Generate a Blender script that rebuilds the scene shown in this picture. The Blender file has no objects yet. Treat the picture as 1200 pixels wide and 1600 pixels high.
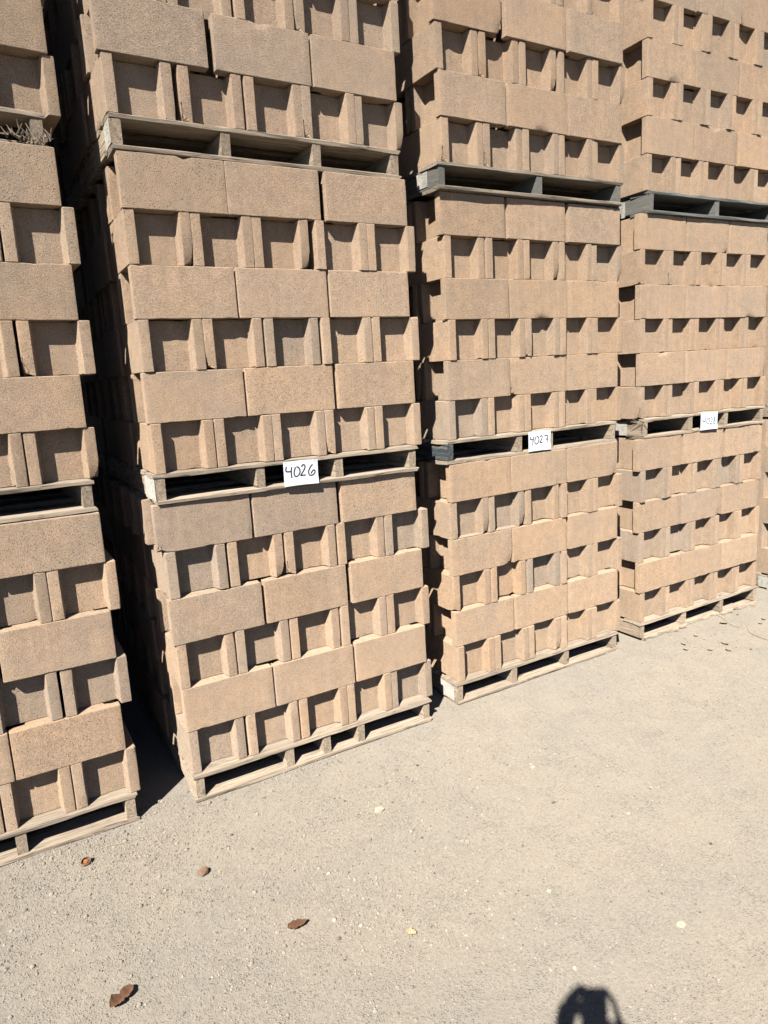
import bpy, bmesh, math, random
import numpy as np
from mathutils import Vector, Matrix, Euler, noise as mnoise

random.seed(7)
rng = np.random.default_rng(7)
PI = math.pi
S = bpy.context.scene
COL = S.collection

# ------------------------------------------------------------------ camera
CAM = Vector((-0.5919, -2.7494, 1.7174))
YAW, PITCH, ROLL = math.radians(29.879), math.radians(-10.823), math.radians(-3.006)
fwd = Vector((math.sin(YAW) * math.cos(PITCH), math.cos(YAW) * math.cos(PITCH), math.sin(PITCH)))
r0 = Vector((math.cos(YAW), -math.sin(YAW), 0))
u0 = r0.cross(fwd)
right = r0 * math.cos(ROLL) + u0 * math.sin(ROLL)
upv = -r0 * math.sin(ROLL) + u0 * math.cos(ROLL)
cd = bpy.data.cameras.new('camera')
cam = bpy.data.objects.new('camera', cd)
COL.objects.link(cam)
m = Matrix((right, upv, -fwd)).transposed().to_4x4()
m.translation = CAM
cam.matrix_world = m
cd.sensor_fit = 'VERTICAL'
cd.sensor_height = 36.0
cd.sensor_width = 27.0
cd.lens = 36.0 * 1086.67 / 1600.0
cd.clip_start = 0.02
cd.clip_end = 2000
S.camera = cam
FPX = 1086.67

# ------------------------------------------------------------------ light
SUN_DIR = Vector((0.5223, 0.4854, -0.7011)).normalized()     # the way the light travels
w = bpy.data.worlds.new('World')
S.world = w
w.use_nodes = True
nt = w.node_tree
bg = nt.nodes['Background']
sky = nt.nodes.new('ShaderNodeTexSky')
sky.sky_type = 'NISHITA'
sky.sun_disc = False
sky.sun_elevation = math.asin(-SUN_DIR.z)
sky.sun_rotation = math.atan2(-SUN_DIR.x, -SUN_DIR.y)
nt.links.new(sky.outputs[0], bg.inputs[0])
bg.inputs[1].default_value = 0.05
sky.altitude = 2500
sky.air_density = 0.62
sky.dust_density = 0.25
sl = bpy.data.lights.new('sun', 'SUN')
sl.energy = 5.0
sl.angle = math.radians(0.53)
sl.color = (1.0, 0.95, 0.87)
sun = bpy.data.objects.new('sun', sl)
COL.objects.link(sun)
sun.rotation_euler = SUN_DIR.to_track_quat('-Z', 'Y').to_euler()
sun.location = (-6, -6, 9)
S.view_settings.view_transform = 'Standard'
S.view_settings.look = 'None'
S.view_settings.gamma = 1.0
S.view_settings.use_curve_mapping = False
S.view_settings.exposure = 1.50
S.cycles.max_bounces = 6


# ------------------------------------------------------------------ helpers
def tag(o, label=None, cat=None, group=None, kind=None):
    if label: o['label'] = label
    if cat: o['category'] = cat
    if group: o['group'] = group
    if kind: o['kind'] = kind
    return o


def link(name, me, parent=None, mat=None, loc=None, rot=None, mw=None):
    o = bpy.data.objects.new(name, me)
    COL.objects.link(o)
    if parent: o.parent = parent
    if mat is not None and me is not None and not me.materials: me.materials.append(mat)
    if loc is not None: o.location = loc
    if rot is not None: o.rotation_euler = rot
    if mw is not None: o.matrix_world = mw
    return o


def mesh_from(name, verts, faces, smooth=None, mat=None):
    me = bpy.data.meshes.new(name)
    me.from_pydata([tuple(v) for v in verts], [], faces)
    me.update()
    if smooth is not None:
        me.shade_smooth()
        if smooth < 180: me.set_sharp_from_angle(angle=math.radians(smooth))
    if mat: me.materials.append(mat)
    return me


def np_mesh(name, V, F, mat=None, smooth=False):
    """V (n,3), F (m,k) same-size faces"""
    me = bpy.data.meshes.new(name)
    n, k = F.shape
    me.vertices.add(len(V)); me.vertices.foreach_set('co', V.astype(np.float32).ravel())
    me.loops.add(n * k); me.loops.foreach_set('vertex_index', F.astype(np.int32).ravel())
    me.polygons.add(n)
    me.polygons.foreach_set('loop_start', np.arange(0, n * k, k, dtype=np.int32))
    if smooth: me.polygons.foreach_set('use_smooth', np.ones(n, dtype=bool))
    me.update(calc_edges=True)
    me.validate()
    if mat: me.materials.append(mat)
    return me


class N:
    """tiny node builder"""
    def __init__(s, name):
        s.m = bpy.data.materials.new(name)
        s.m.use_nodes = True
        s.t = s.m.node_tree
        s.b = s.t.nodes['Principled BSDF']
        s.b.inputs['Specular IOR Level'].default_value = 0.15
        s.b.inputs['Diffuse Roughness'].default_value = 0.9

    def n(s, typ, ins=None, **kw):
        nd = s.t.nodes.new(typ)
        for k, v in kw.items(): setattr(nd, k, v)
        for k, v in (ins or {}).items():
            if isinstance(v, bpy.types.NodeSocket): s.t.links.new(v, nd.inputs[k])
            else: nd.inputs[k].default_value = v
        return nd

    def math(s, op, a, b=0.0, clamp=False):
        nd = s.n('ShaderNodeMath', {0: a, 1: b}, operation=op)
        nd.use_clamp = clamp
        return nd.outputs[0]

    def mix(s, f, a, b, mode='MIX'):
        nd = s.n('ShaderNodeMix', data_type='RGBA', blend_type=mode)
        for i, v in ((0, f), (6, a), (7, b)):
            if isinstance(v, bpy.types.NodeSocket): s.t.links.new(v, nd.inputs[i])
            elif i == 0: nd.inputs[0].default_value = v
            else: nd.inputs[i].default_value = tuple(v) + ((1,) if len(v) == 3 else ())
        return nd.outputs[2]

    def ramp(s, v, stops):
        nd = s.n('ShaderNodeValToRGB', {0: v})
        e = nd.color_ramp.elements
        while len(e) < len(stops): e.new(0.5)
        for el, (p, c) in zip(e, stops):
            el.position = p
            el.color = (c, c, c, 1) if isinstance(c, (int, float)) else tuple(c) + (1,)
        return nd.outputs[0]

    def noise(s, vec, scale, detail=3, rough=0.6):
        nd = s.n('ShaderNodeTexNoise', {'Vector': vec, 'Scale': scale, 'Detail': detail, 'Roughness': rough})
        return nd.outputs[0]

    def bump(s, h, dist, strength=1.0, prev=None):
        nd = s.n('ShaderNodeBump', {'Height': h, 'Distance': dist, 'Strength': strength})
        if prev: s.t.links.new(prev, nd.inputs['Normal'])
        return nd.outputs[0]

    def coords(s, rand=True):
        tc = s.n('ShaderNodeTexCoord').outputs['Object']
        if not rand: return tc
        r = s.n('ShaderNodeObjectInfo').outputs['Random']
        off = s.n('ShaderNodeVectorMath', {0: (37.0, 91.0, 53.0), 3: r}, operation='SCALE').outputs[0]
        return s.n('ShaderNodeVectorMath', {0: tc, 1: off}, operation='ADD').outputs[0]

    def out(s, col, rough=0.9, normal=None):
        if isinstance(col, bpy.types.NodeSocket): s.t.links.new(col, s.b.inputs['Base Color'])
        else: s.b.inputs['Base Color'].default_value = tuple(col) + (1,)
        s.b.inputs['Roughness'].default_value = rough
        if normal: s.t.links.new(normal, s.b.inputs['Normal'])
        return s.m


def concrete_mat():
    q = N('tan_concrete')
    v = q.coords()
    oc = q.n('ShaderNodeObjectInfo').outputs['Color']
    big = q.noise(v, 5.0, 3)
    mid = q.noise(v, 26.0, 4, 0.65)
    fine = q.noise(v, 240.0, 3, 0.75)
    vfine = q.noise(v, 520.0, 2, 0.8)
    # vertical press streaks
    st = q.n('ShaderNodeMapping', {'Vector': v, 'Scale': (38.0, 38.0, 1.6)}).outputs[0]
    streak = q.noise(st, 1.0, 3)
    c = q.mix(q.ramp(big, [(0.35, 0.0), (0.7, 1.0)]), (0.93, 0.95, 0.97), (1.05, 1.02, 0.97))
    c = q.mix(1.0, c, q.mix(q.ramp(mid, [(0.35, 0.0), (0.68, 1.0)]), (0.90, 0.90, 0.90), (1.07, 1.05, 1.03)), 'MULTIPLY')
    c = q.mix(1.0, c, q.mix(q.ramp(streak, [(0.3, 0.0), (0.7, 1.0)]), (0.95, 0.95, 0.95), (1.04, 1.04, 1.04)), 'MULTIPLY')
    c = q.mix(1.0, c, q.mix(q.ramp(fine, [(0.36, 0.0), (0.64, 1.0)]), (0.73, 0.71, 0.69), (1.22, 1.21, 1.20)), 'MULTIPLY')
    # dark and pale grains of aggregate
    gv = q.n('ShaderNodeTexVoronoi', {'Vector': v, 'Scale': 270.0})
    gr = q.n('ShaderNodeSeparateColor', {0: gv.outputs['Color']}).outputs[0]
    near = q.ramp(gv.outputs['Distance'], [(0.25, 1.0), (0.45, 0.0)])
    dark = q.math('MULTIPLY', near, q.ramp(gr, [(0.86, 0.0), (0.90, 1.0)]))
    pale = q.math('MULTIPLY', near, q.ramp(gr, [(0.10, 1.0), (0.14, 0.0)]))
    c = q.mix(q.math('MULTIPLY', dark, 0.8), c, (0.42, 0.38, 0.36))
    c = q.mix(q.math('MULTIPLY', pale, 0.45), c, (1.45, 1.42, 1.38))
    # pale mineral bloom and dusty streaks running down some blocks
    bl = q.math('MULTIPLY', q.ramp(q.noise(v, 4.3, 5, 0.75), [(0.55, 0.0), (0.72, 1.0)]), q.ramp(streak, [(0.42, 0.0), (0.62, 1.0)]))
    c = q.mix(q.math('MULTIPLY', bl, 0.28), c, (1.38, 1.38, 1.40))
    # grey weathering bloom
    gb = q.ramp(q.noise(v, 3.1, 4, 0.7), [(0.56, 0.0), (0.78, 0.5)])
    c = q.mix(gb, c, (0.86, 0.92, 0.98), 'MULTIPLY')
    c = q.mix(q.math('MULTIPLY', q.ramp(q.noise(v, 2.2, 3), [(0.55, 0.0), (0.8, 1.0)]), 0.35), c, (0.82, 0.78, 0.75), 'MULTIPLY')
    c = q.mix(1.0, c, oc, 'MULTIPLY')
    pits = q.n('ShaderNodeTexVoronoi', {'Vector': v, 'Scale': 150.0})
    pc = q.n('ShaderNodeSeparateColor', {0: pits.outputs['Color']}).outputs[1]
    pit = q.math('MULTIPLY', q.ramp(pits.outputs['Distance'], [(0.12, 1.0), (0.34, 0.0)]), q.ramp(pc, [(0.86, 0.0), (0.90, 1.0)]))
    h = q.math('ADD', q.math('MULTIPLY', fine, 1.0), q.math('MULTIPLY', vfine, 0.5))
    h = q.math('SUBTRACT', h, q.math('MULTIPLY', pit, 0.9))
    nm = q.bump(mid, 0.004, 0.5)
    nm = q.bump(h, 0.0050, 1.0, nm)
    c = q.mix(q.math('MULTIPLY', pit, 0.7), c, (0.05, 0.04, 0.03))
    return q.out(c, 0.95, nm)


def wood_mat(name, base, paint=None):
    q = N(name)
    v = q.coords()
    oc = q.n('ShaderNodeObjectInfo').outputs['Color']
    g = q.n('ShaderNodeMapping', {'Vector': v, 'Scale': (2.2, 60.0, 60.0)}).outputs[0]
    gw = q.n('ShaderNodeVectorMath', {0: g, 1: q.n('ShaderNodeTexNoise', {'Vector': v, 'Scale': 6.0}).outputs[1]}, operation='ADD').outputs[0]
    gr = q.noise(gw, 1.6, 5, 0.7)
    crack = q.noise(gw, 3.4, 2, 0.5)
    blot = q.noise(v, 9.0, 4, 0.65)
    kn = q.n('ShaderNodeTexVoronoi', {'Vector': q.n('ShaderNodeMapping', {'Vector': v, 'Scale': (3.0, 9.0, 9.0)}).outputs[0], 'Scale': 1.0}).outputs['Distance']
    c = q.mix(q.ramp(gr, [(0.3, 0.0), (0.7, 1.0)]), [x * 0.45 for x in base], [min(1, x * 1.3) for x in base])
    c = q.mix(q.ramp(blot, [(0.45, 0.0), (0.75, 0.6)]), c, [base[0] * 0.75, base[1] * 0.78, base[2] * 0.82])
    c = q.mix(q.ramp(kn, [(0.05, 0.8), (0.12, 0.0)]), c, (0.06, 0.045, 0.03))
    c = q.mix(q.ramp(crack, [(0.30, 0.85), (0.42, 0.0)]), c, (0.07, 0.06, 0.05))
    if paint:
        pm = q.ramp(q.noise(gw, 1.3, 5, 0.8), [(0.40, 0.0), (0.52, 1.0)])
        c = q.mix(pm, c, paint)
    c = q.mix(1.0, c, oc, 'MULTIPLY')
    h = q.math('ADD', gr, q.math('MULTIPLY', q.ramp(crack, [(0.25, 0.0), (0.38, 1.0)]), 0.7))
    return q.out(c, 0.88, q.bump(h, 0.003, 0.9))


def ground_mat():
    q = N('dusty_gravel_ground')
    v = q.coords(False)
    big = q.noise(v, 1.1, 4, 0.6)
    med = q.noise(v, 6.0, 5, 0.7)
    fine = q.noise(v, 90.0, 4, 0.8)
    vf = q.noise(v, 260.0, 3, 0.8)
    trk = q.noise(q.n('ShaderNodeMapping', {'Vector': v, 'Rotation': (0, 0, 0.45), 'Scale': (0.35, 2.6, 1.0)}).outputs[0], 1.0, 4, 0.55)
    c = q.mix(q.ramp(q.math('ADD', q.math('MULTIPLY', big, 0.6), q.math('MULTIPLY', trk, 0.4)), [(0.42, 0.0), (0.58, 1.0)]), (0.202, 0.182, 0.154), (0.220, 0.193, 0.158))
    c = q.mix(q.ramp(med, [(0.50, 0.0), (0.75, 0.5)]), c, (0.185, 0.172, 0.150))
    c = q.mix(1.0, c, q.mix(q.ramp(fine, [(0.35, 0.0), (0.65, 1.0)]), (0.86, 0.86, 0.86), (1.11, 1.11, 1.10)), 'MULTIPLY')
    gv = q.n('ShaderNodeTexVoronoi', {'Vector': v, 'Scale': 130.0})
    gr = q.n('ShaderNodeSeparateColor', {0: gv.outputs['Color']}).outputs[0]
    near = q.ramp(gv.outputs['Distance'], [(0.22, 1.0), (0.42, 0.0)])
    patch = q.ramp(med, [(0.36, 0.15), (0.62, 1.0)])
    dark = q.math('MULTIPLY', q.math('MULTIPLY', near, q.ramp(gr, [(0.80, 0.0), (0.84, 1.0)])), patch)
    pale = q.math('MULTIPLY', q.math('MULTIPLY', near, q.ramp(gr, [(0.16, 1.0), (0.20, 0.0)])), patch)
    c = q.mix(q.math('MULTIPLY', dark, 0.45), c, (0.085, 0.078, 0.066))
    c = q.mix(q.math('MULTIPLY', pale, 0.55), c, (0.30, 0.28, 0.25))
    h = q.math('ADD', q.math('MULTIPLY', fine, 0.8), q.math('MULTIPLY', vf, 0.35))
    h = q.math('ADD', h, q.math('MULTIPLY', q.math('MULTIPLY', near, patch), 0.4))
    nm = q.bump(q.noise(v, 30.0, 5, 0.75), 0.014, 0.6)
    nm = q.bump(h, 0.007, 1.0, nm)
    return q.out(c, 0.95, nm)


def pebble_mat():
    q = N('pebble_stone')
    r = q.n('ShaderNodeNewGeometry').outputs['Random Per Island']
    c = q.n('ShaderNodeValToRGB', {0: r})
    st = [(0.0, (0.075, 0.068, 0.058)), (0.10, (0.135, 0.122, 0.104)), (0.30, (0.185, 0.166, 0.138)), (0.70, (0.23, 0.203, 0.162)), (0.93, (0.26, 0.235, 0.195)), (1.0, (0.31, 0.285, 0.245))]
    e = c.color_ramp.elements
    while len(e) < len(st): e.new(0.5)
    for el, (p, k) in zip(e, st):
        el.position = p; el.color = k + (1,)
    return q.out(c.outputs[0], 0.9)


def plain(name, col, rough=0.85, var=0.0, scale=40.0, bump=0.0):
    q = N(name)
    if var == 0 and bump == 0: return q.out(col, rough)
    v = q.coords()
    n = q.noise(v, scale, 4, 0.65)
    c = q.mix(q.ramp(n, [(0.3, 0.0), (0.7, 1.0)]), [x * (1 - var) for x in col], [min(1, x * (1 + var)) for x in col])
    return q.out(c, rough, q.bump(n, bump, 0.8) if bump else None)


M_CON = concrete_mat()
M_WOOD = wood_mat('weathered_pallet_wood', (0.262, 0.212, 0.160))
M_TEAL = wood_mat('pallet_wood_faded_teal_paint', (0.17, 0.15, 0.125), (0.095, 0.102, 0.098))
M_DARKW = wood_mat('dark_weathered_pallet_wood', (0.175, 0.146, 0.112))
M_SLATE = wood_mat('pallet_wood_slate_paint', (0.16, 0.145, 0.12), (0.03, 0.042, 0.054))
M_GROUND = ground_mat()
M_PEB = pebble_mat()
M_PAPER = plain('white_paper', (0.46, 0.48, 0.52), 0.7, 0.07, 22)
M_OLDP = plain('weathered_label_paper', (0.26, 0.25, 0.225), 0.8, 0.25, 45, 0.001)
M_INK = plain('black_marker_ink', (0.025, 0.028, 0.035), 0.5)
M_SCUFF = plain('worn_print', (0.16, 0.15, 0.14), 0.8)
M_LEAF = plain('dry_brown_leaf', (0.092, 0.047, 0.027), 0.8, 0.35, 60, 0.002)
M_NUT = plain('dry_husk', (0.155, 0.10, 0.068), 0.85, 0.25, 90, 0.002)
M_NUTIN = plain('husk_inside', (0.22, 0.085, 0.035), 0.8, 0.3, 120)
M_TWIG = plain('dry_twig', (0.23, 0.17, 0.11), 0.9, 0.3, 80)
M_STRAW = plain('pale_straw', (0.30, 0.245, 0.155), 0.8, 0.2, 80)
M_STONE = plain('pale_stone', (0.27, 0.245, 0.19), 0.8, 0.15, 60, 0.002)
M_MUD = plain('dry_mud_crust', (0.20, 0.168, 0.127), 0.95, 0.15, 70, 0.003)

# ------------------------------------------------------------------ ground
P_H, ROW = 0.1194, 0.1933
CUBE_H = P_H + 6 * ROW
# origin x, y, yaw, slope, lean of each cube (measured in the yard's own metres)
CUBES = {
    'L1': (-1.4514, 0.0319, -0.0096, 0.0007, -0.0257), 'M1': (-1.4331, 0.0123, 0.0305, 0.0024, -0.0221), 'T1': (-1.3984, 0.0179, 0.0571, -0.0018, -0.0091),
    'L2': (0.0000, -0.0000, -0.0000, 0.0070, 0.0228), 'M2': (-0.0177, -0.0031, -0.0113, 0.0053, 0.0070), 'T2': (-0.0411, -0.0038, 0.0102, 0.0059, 0.0002),
    'L3': (1.4161, 0.0660, -0.0065, 0.0109, -0.0012), 'M3': (1.4280, 0.0677, 0.0085, 0.0084, 0.0004), 'T3': (1.4144, 0.0452, 0.0165, 0.0154, 0.0052),
    'L4': (2.8546, 0.0835, -0.0116, 0.0083, 0.0202), 'M4': (2.8305, 0.0869, -0.0189, 0.0075, 0.0263), 'T4': (2.8392, 0.0761, -0.0176, 0.0081, 0.0160),
    'L5': (4.415, 0.065, 0.0, 0.0080, 0.0), 'M5': (4.43, 0.09, -0.01, 0.0080, 0.0), 'T5': (4.40, 0.05, 0.0, 0.0080, 0.0),
    'L6': (5.88, 0.10, 0.01, 0.0, 0.0), 'M6': (5.87, 0.08, -0.01, 0.0, 0.0), 'T6': (5.90, 0.10, 0.0, 0.0, 0.0),
    'L0': (-2.92, 0.05, 0.01, 0.0, 0.0), 'M0': (-2.90, 0.03, -0.01, 0.0, 0.0), 'T0': (-2.93, 0.07, 0.01, 0.0, 0.0),
}
KX = [-400, -1.5, -0.25, -0.02, 1.2, 1.38, 2.62, 2.83, 4.05, 4.35, 5.6, 400]
KZ = [0, 0.0, 0.003, 0.0, 0.0095, 0.0, 0.0145, 0.0, 0.012, 0.0, 0.009, 0]


def ground_z(x, y):
    base = np.interp(x, KX, KZ)
    k = np.clip((y + 0.45) / 0.4, 0, 1)
    k = k * k * (3 - 2 * k)
    return base * k


def fbm(x, y, sc, seed):
    """cheap smooth value noise with three octaves"""
    out = np.zeros_like(x, dtype=float)
    amp = 1.0
    for o in range(3):
        s = sc * 2 ** o
        g = np.random.default_rng(seed + o).random((256, 256))
        xi, yi = np.floor(x * s).astype(int), np.floor(y * s).astype(int)
        fx, fy = x * s - xi, y * s - yi
        fx, fy = fx * fx * (3 - 2 * fx), fy * fy * (3 - 2 * fy)
        a = g[xi % 256, yi % 256]; b = g[(xi + 1) % 256, yi % 256]
        c = g[xi % 256, (yi + 1) % 256]; d = g[(xi + 1) % 256, (yi + 1) % 256]
        out += amp * ((a * (1 - fx) + b * fx) * (1 - fy) + (c * (1 - fx) + d * fx) * fy - 0.5)
        amp *= 0.5
    return out


def ground_h(x, y):
    x = np.asarray(x, float); y = np.asarray(y, float)
    near = np.clip(1 - np.abs(y + 1.2) / 6, 0, 1)
    front = 1 - np.clip((y + 0.12) / 0.12, 0, 1)
    rough = fbm(x, y, 1.3, 11) * 0.016 + fbm(x, y, 7.0, 31) * 0.007 + fbm(x, y, 30.0, 51) * 0.005
    # wheel-worn smooth band towards the right front
    calm = 0.55 + 0.45 * np.clip(fbm(x, y, 0.8, 71) * 2 + 0.5, 0, 1)
    return ground_z(x, y) - 0.004 + rough * calm * near * (0.25 + 0.75 * front)


def axis(lo, hi, step, far):
    a = list(np.arange(lo, hi + step / 2, step))
    s = step
    p = hi
    up = []
    while p < far:
        s *= 1.35; p += s; up.append(p)
    s = step; p = lo; dn = []
    while p > -far:
        s *= 1.35; p -= s; dn.append(p)
    return np.array(dn[::-1] + a + up)


gx = axis(-2.2, 5.2, 0.018, 400)
gy = axis(-2.6, 0.35, 0.018, 400)
GX, GY = np.meshgrid(gx, gy, indexing='ij')
GZ = ground_h(GX, GY)
nx, ny = GX.shape
V = np.stack([GX, GY, GZ], -1).reshape(-1, 3)
I = np.arange(nx * ny).reshape(nx, ny)
F = np.stack([I[:-1, :-1], I[1:, :-1], I[1:, 1:], I[:-1, 1:]], -1).reshape(-1, 4)
g = link('ground', np_mesh('ground', V, F, M_GROUND, True))
tag(g, 'pale dusty dirt and gravel yard', kind='structure')

# ------------------------------------------------------------------ blocks
BL, BW, BH = 0.3925, 0.2415, 0.1928     # length, width, height of a block
REC, FL = 0.055, 0.041                  # depth of the open end, thickness of its cheeks


def block_profile(round_r=0.004, step=0.03, fine=True):
    hx, hy = BL / 2, BW / 2
    rt = FL + 0.006
    pts = []

    def arc(cx, cy, a0, a1, r, n):
        for i in range(n + 1):
            a = a0 + (a1 - a0) * i / n
            pts.append((cx + r * math.cos(a), cy + r * math.sin(a)))
    n = 2 if fine else 1
    r = round_r
    # anticlockwise from the lower right cheek
    arc(hx - r, -hy + r, -PI / 2, 0, r, n)
    pts += [(hx, -hy + FL - 0.003), (hx - 0.003, -hy + FL)]
    pts += [(hx - REC + 0.004, -hy + rt), (hx - REC, -hy + rt + 0.004), (hx - REC, hy - rt - 0.004), (hx - REC + 0.004, hy - rt)]
    pts += [(hx - 0.003, hy - FL), (hx, hy - FL + 0.003)]
    arc(hx - r, hy - r, 0, PI / 2, r, n)
    arc(-hx + r, hy - r, PI / 2, PI, r, n)
    pts += [(-hx, hy - FL + 0.003), (-hx + 0.003, hy - FL)]
    pts += [(-hx + REC - 0.004, hy - rt), (-hx + REC, hy - rt - 0.004), (-hx + REC, -hy + rt + 0.004), (-hx + REC - 0.004, -hy + rt)]
    pts += [(-hx + 0.003, -hy + FL), (-hx, -hy + FL - 0.003)]
    arc(-hx + r, -hy + r, PI, 1.5 * PI, r, n)
    if not fine: return pts
    out = []
    for a, b in zip(pts, pts[1:] + pts[:1]):
        d = math.dist(a, b)
        k = max(1, int(round(d / step)))
        for i in range(k):
            out.append((a[0] + (b[0] - a[0]) * i / k, a[1] + (b[1] - a[1]) * i / k))
    return out


def block_mesh(seed, chip=0.05, corner=None):
    rnd = random.Random(seed)
    prof = block_profile(rnd.uniform(0.003, 0.007))
    n = len(prof)
    nrm = []
    for i in range(n):
        a, b = prof[i - 1], prof[(i + 1) % n]
        dx, dy = b[0] - a[0], b[1] - a[1]
        l = math.hypot(dx, dy) or 1
        nrm.append((dy / l, -dx / l))
    hb = BH / 2
    e = 0.0028
    levels = [(-hb, e), (-hb + e * 0.9, 0), (-hb + 0.03, 0), (-0.03, 0), (0.035, 0), (hb - 0.03, 0), (hb - e * 0.9, 0), (hb, e)]
    vs = []
    off = Vector((seed * 3.1, seed * 1.7, 0))
    chips = {}
    for side in (0, 1):
        for i in range(n):
            if rnd.random() < chip: chips[(side, i)] = rnd.uniform(0.002, 0.005) if rnd.random() < 0.85 else rnd.uniform(0.006, 0.011)
    for li, (z, ins) in enumerate(levels):
        for i, (x, y) in enumerate(prof):
            nx_, ny_ = nrm[i]
            d = -ins
            p = Vector((x, y, z))
            nz = mnoise.noise_vector(p * 24 + off) * 0.0007 + mnoise.noise_vector(p * 90 + off) * 0.0006
            c = 0
            if li <= 1: c = chips.get((0, i), 0)
            if li >= len(levels) - 2: c = chips.get((1, i), 0)
            zz = z
            if c:
                d -= c * 0.7
                zz = z + (c if li <= 1 else -c) * 0.6
            if corner and z < -0.02:
                dd = math.hypot(x - corner[0], y - corner[1])
                k = max(0, 1 - dd / 0.045) * max(0, (-z - 0.045) / 0.05)
                d -= 0.020 * k; zz += 0.016 * k
            vs.append((x + nx_ * d + nz.x, y + ny_ * d + nz.y, zz + nz.z * (0.6 if li in (0, len(levels) - 1) else 1)))
    fs = []
    L = len(levels)
    for l in range(L - 1):
        for i in range(n):
            j = (i + 1) % n
            fs.append((l * n + i, l * n + j, (l + 1) * n + j, (l + 1) * n + i))
    fs.append(tuple(range(n - 1, -1, -1)))
    fs.append(tuple((L - 1) * n + i for i in range(n)))
    return mesh_from('concrete_block', vs, fs, 38, M_CON)


VARI = [block_mesh(i + 1, 0.05 + 0.02 * (i % 3), corner=(None if i % 4 else ((1, -1)[i // 4 % 2] * BL / 2, (-1, 1, 1, -1)[i // 4] * BW / 2))) for i in range(14)]
CHIPPED = block_mesh(40, 0.08, corner=(-BL / 2, -BW / 2))

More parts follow.
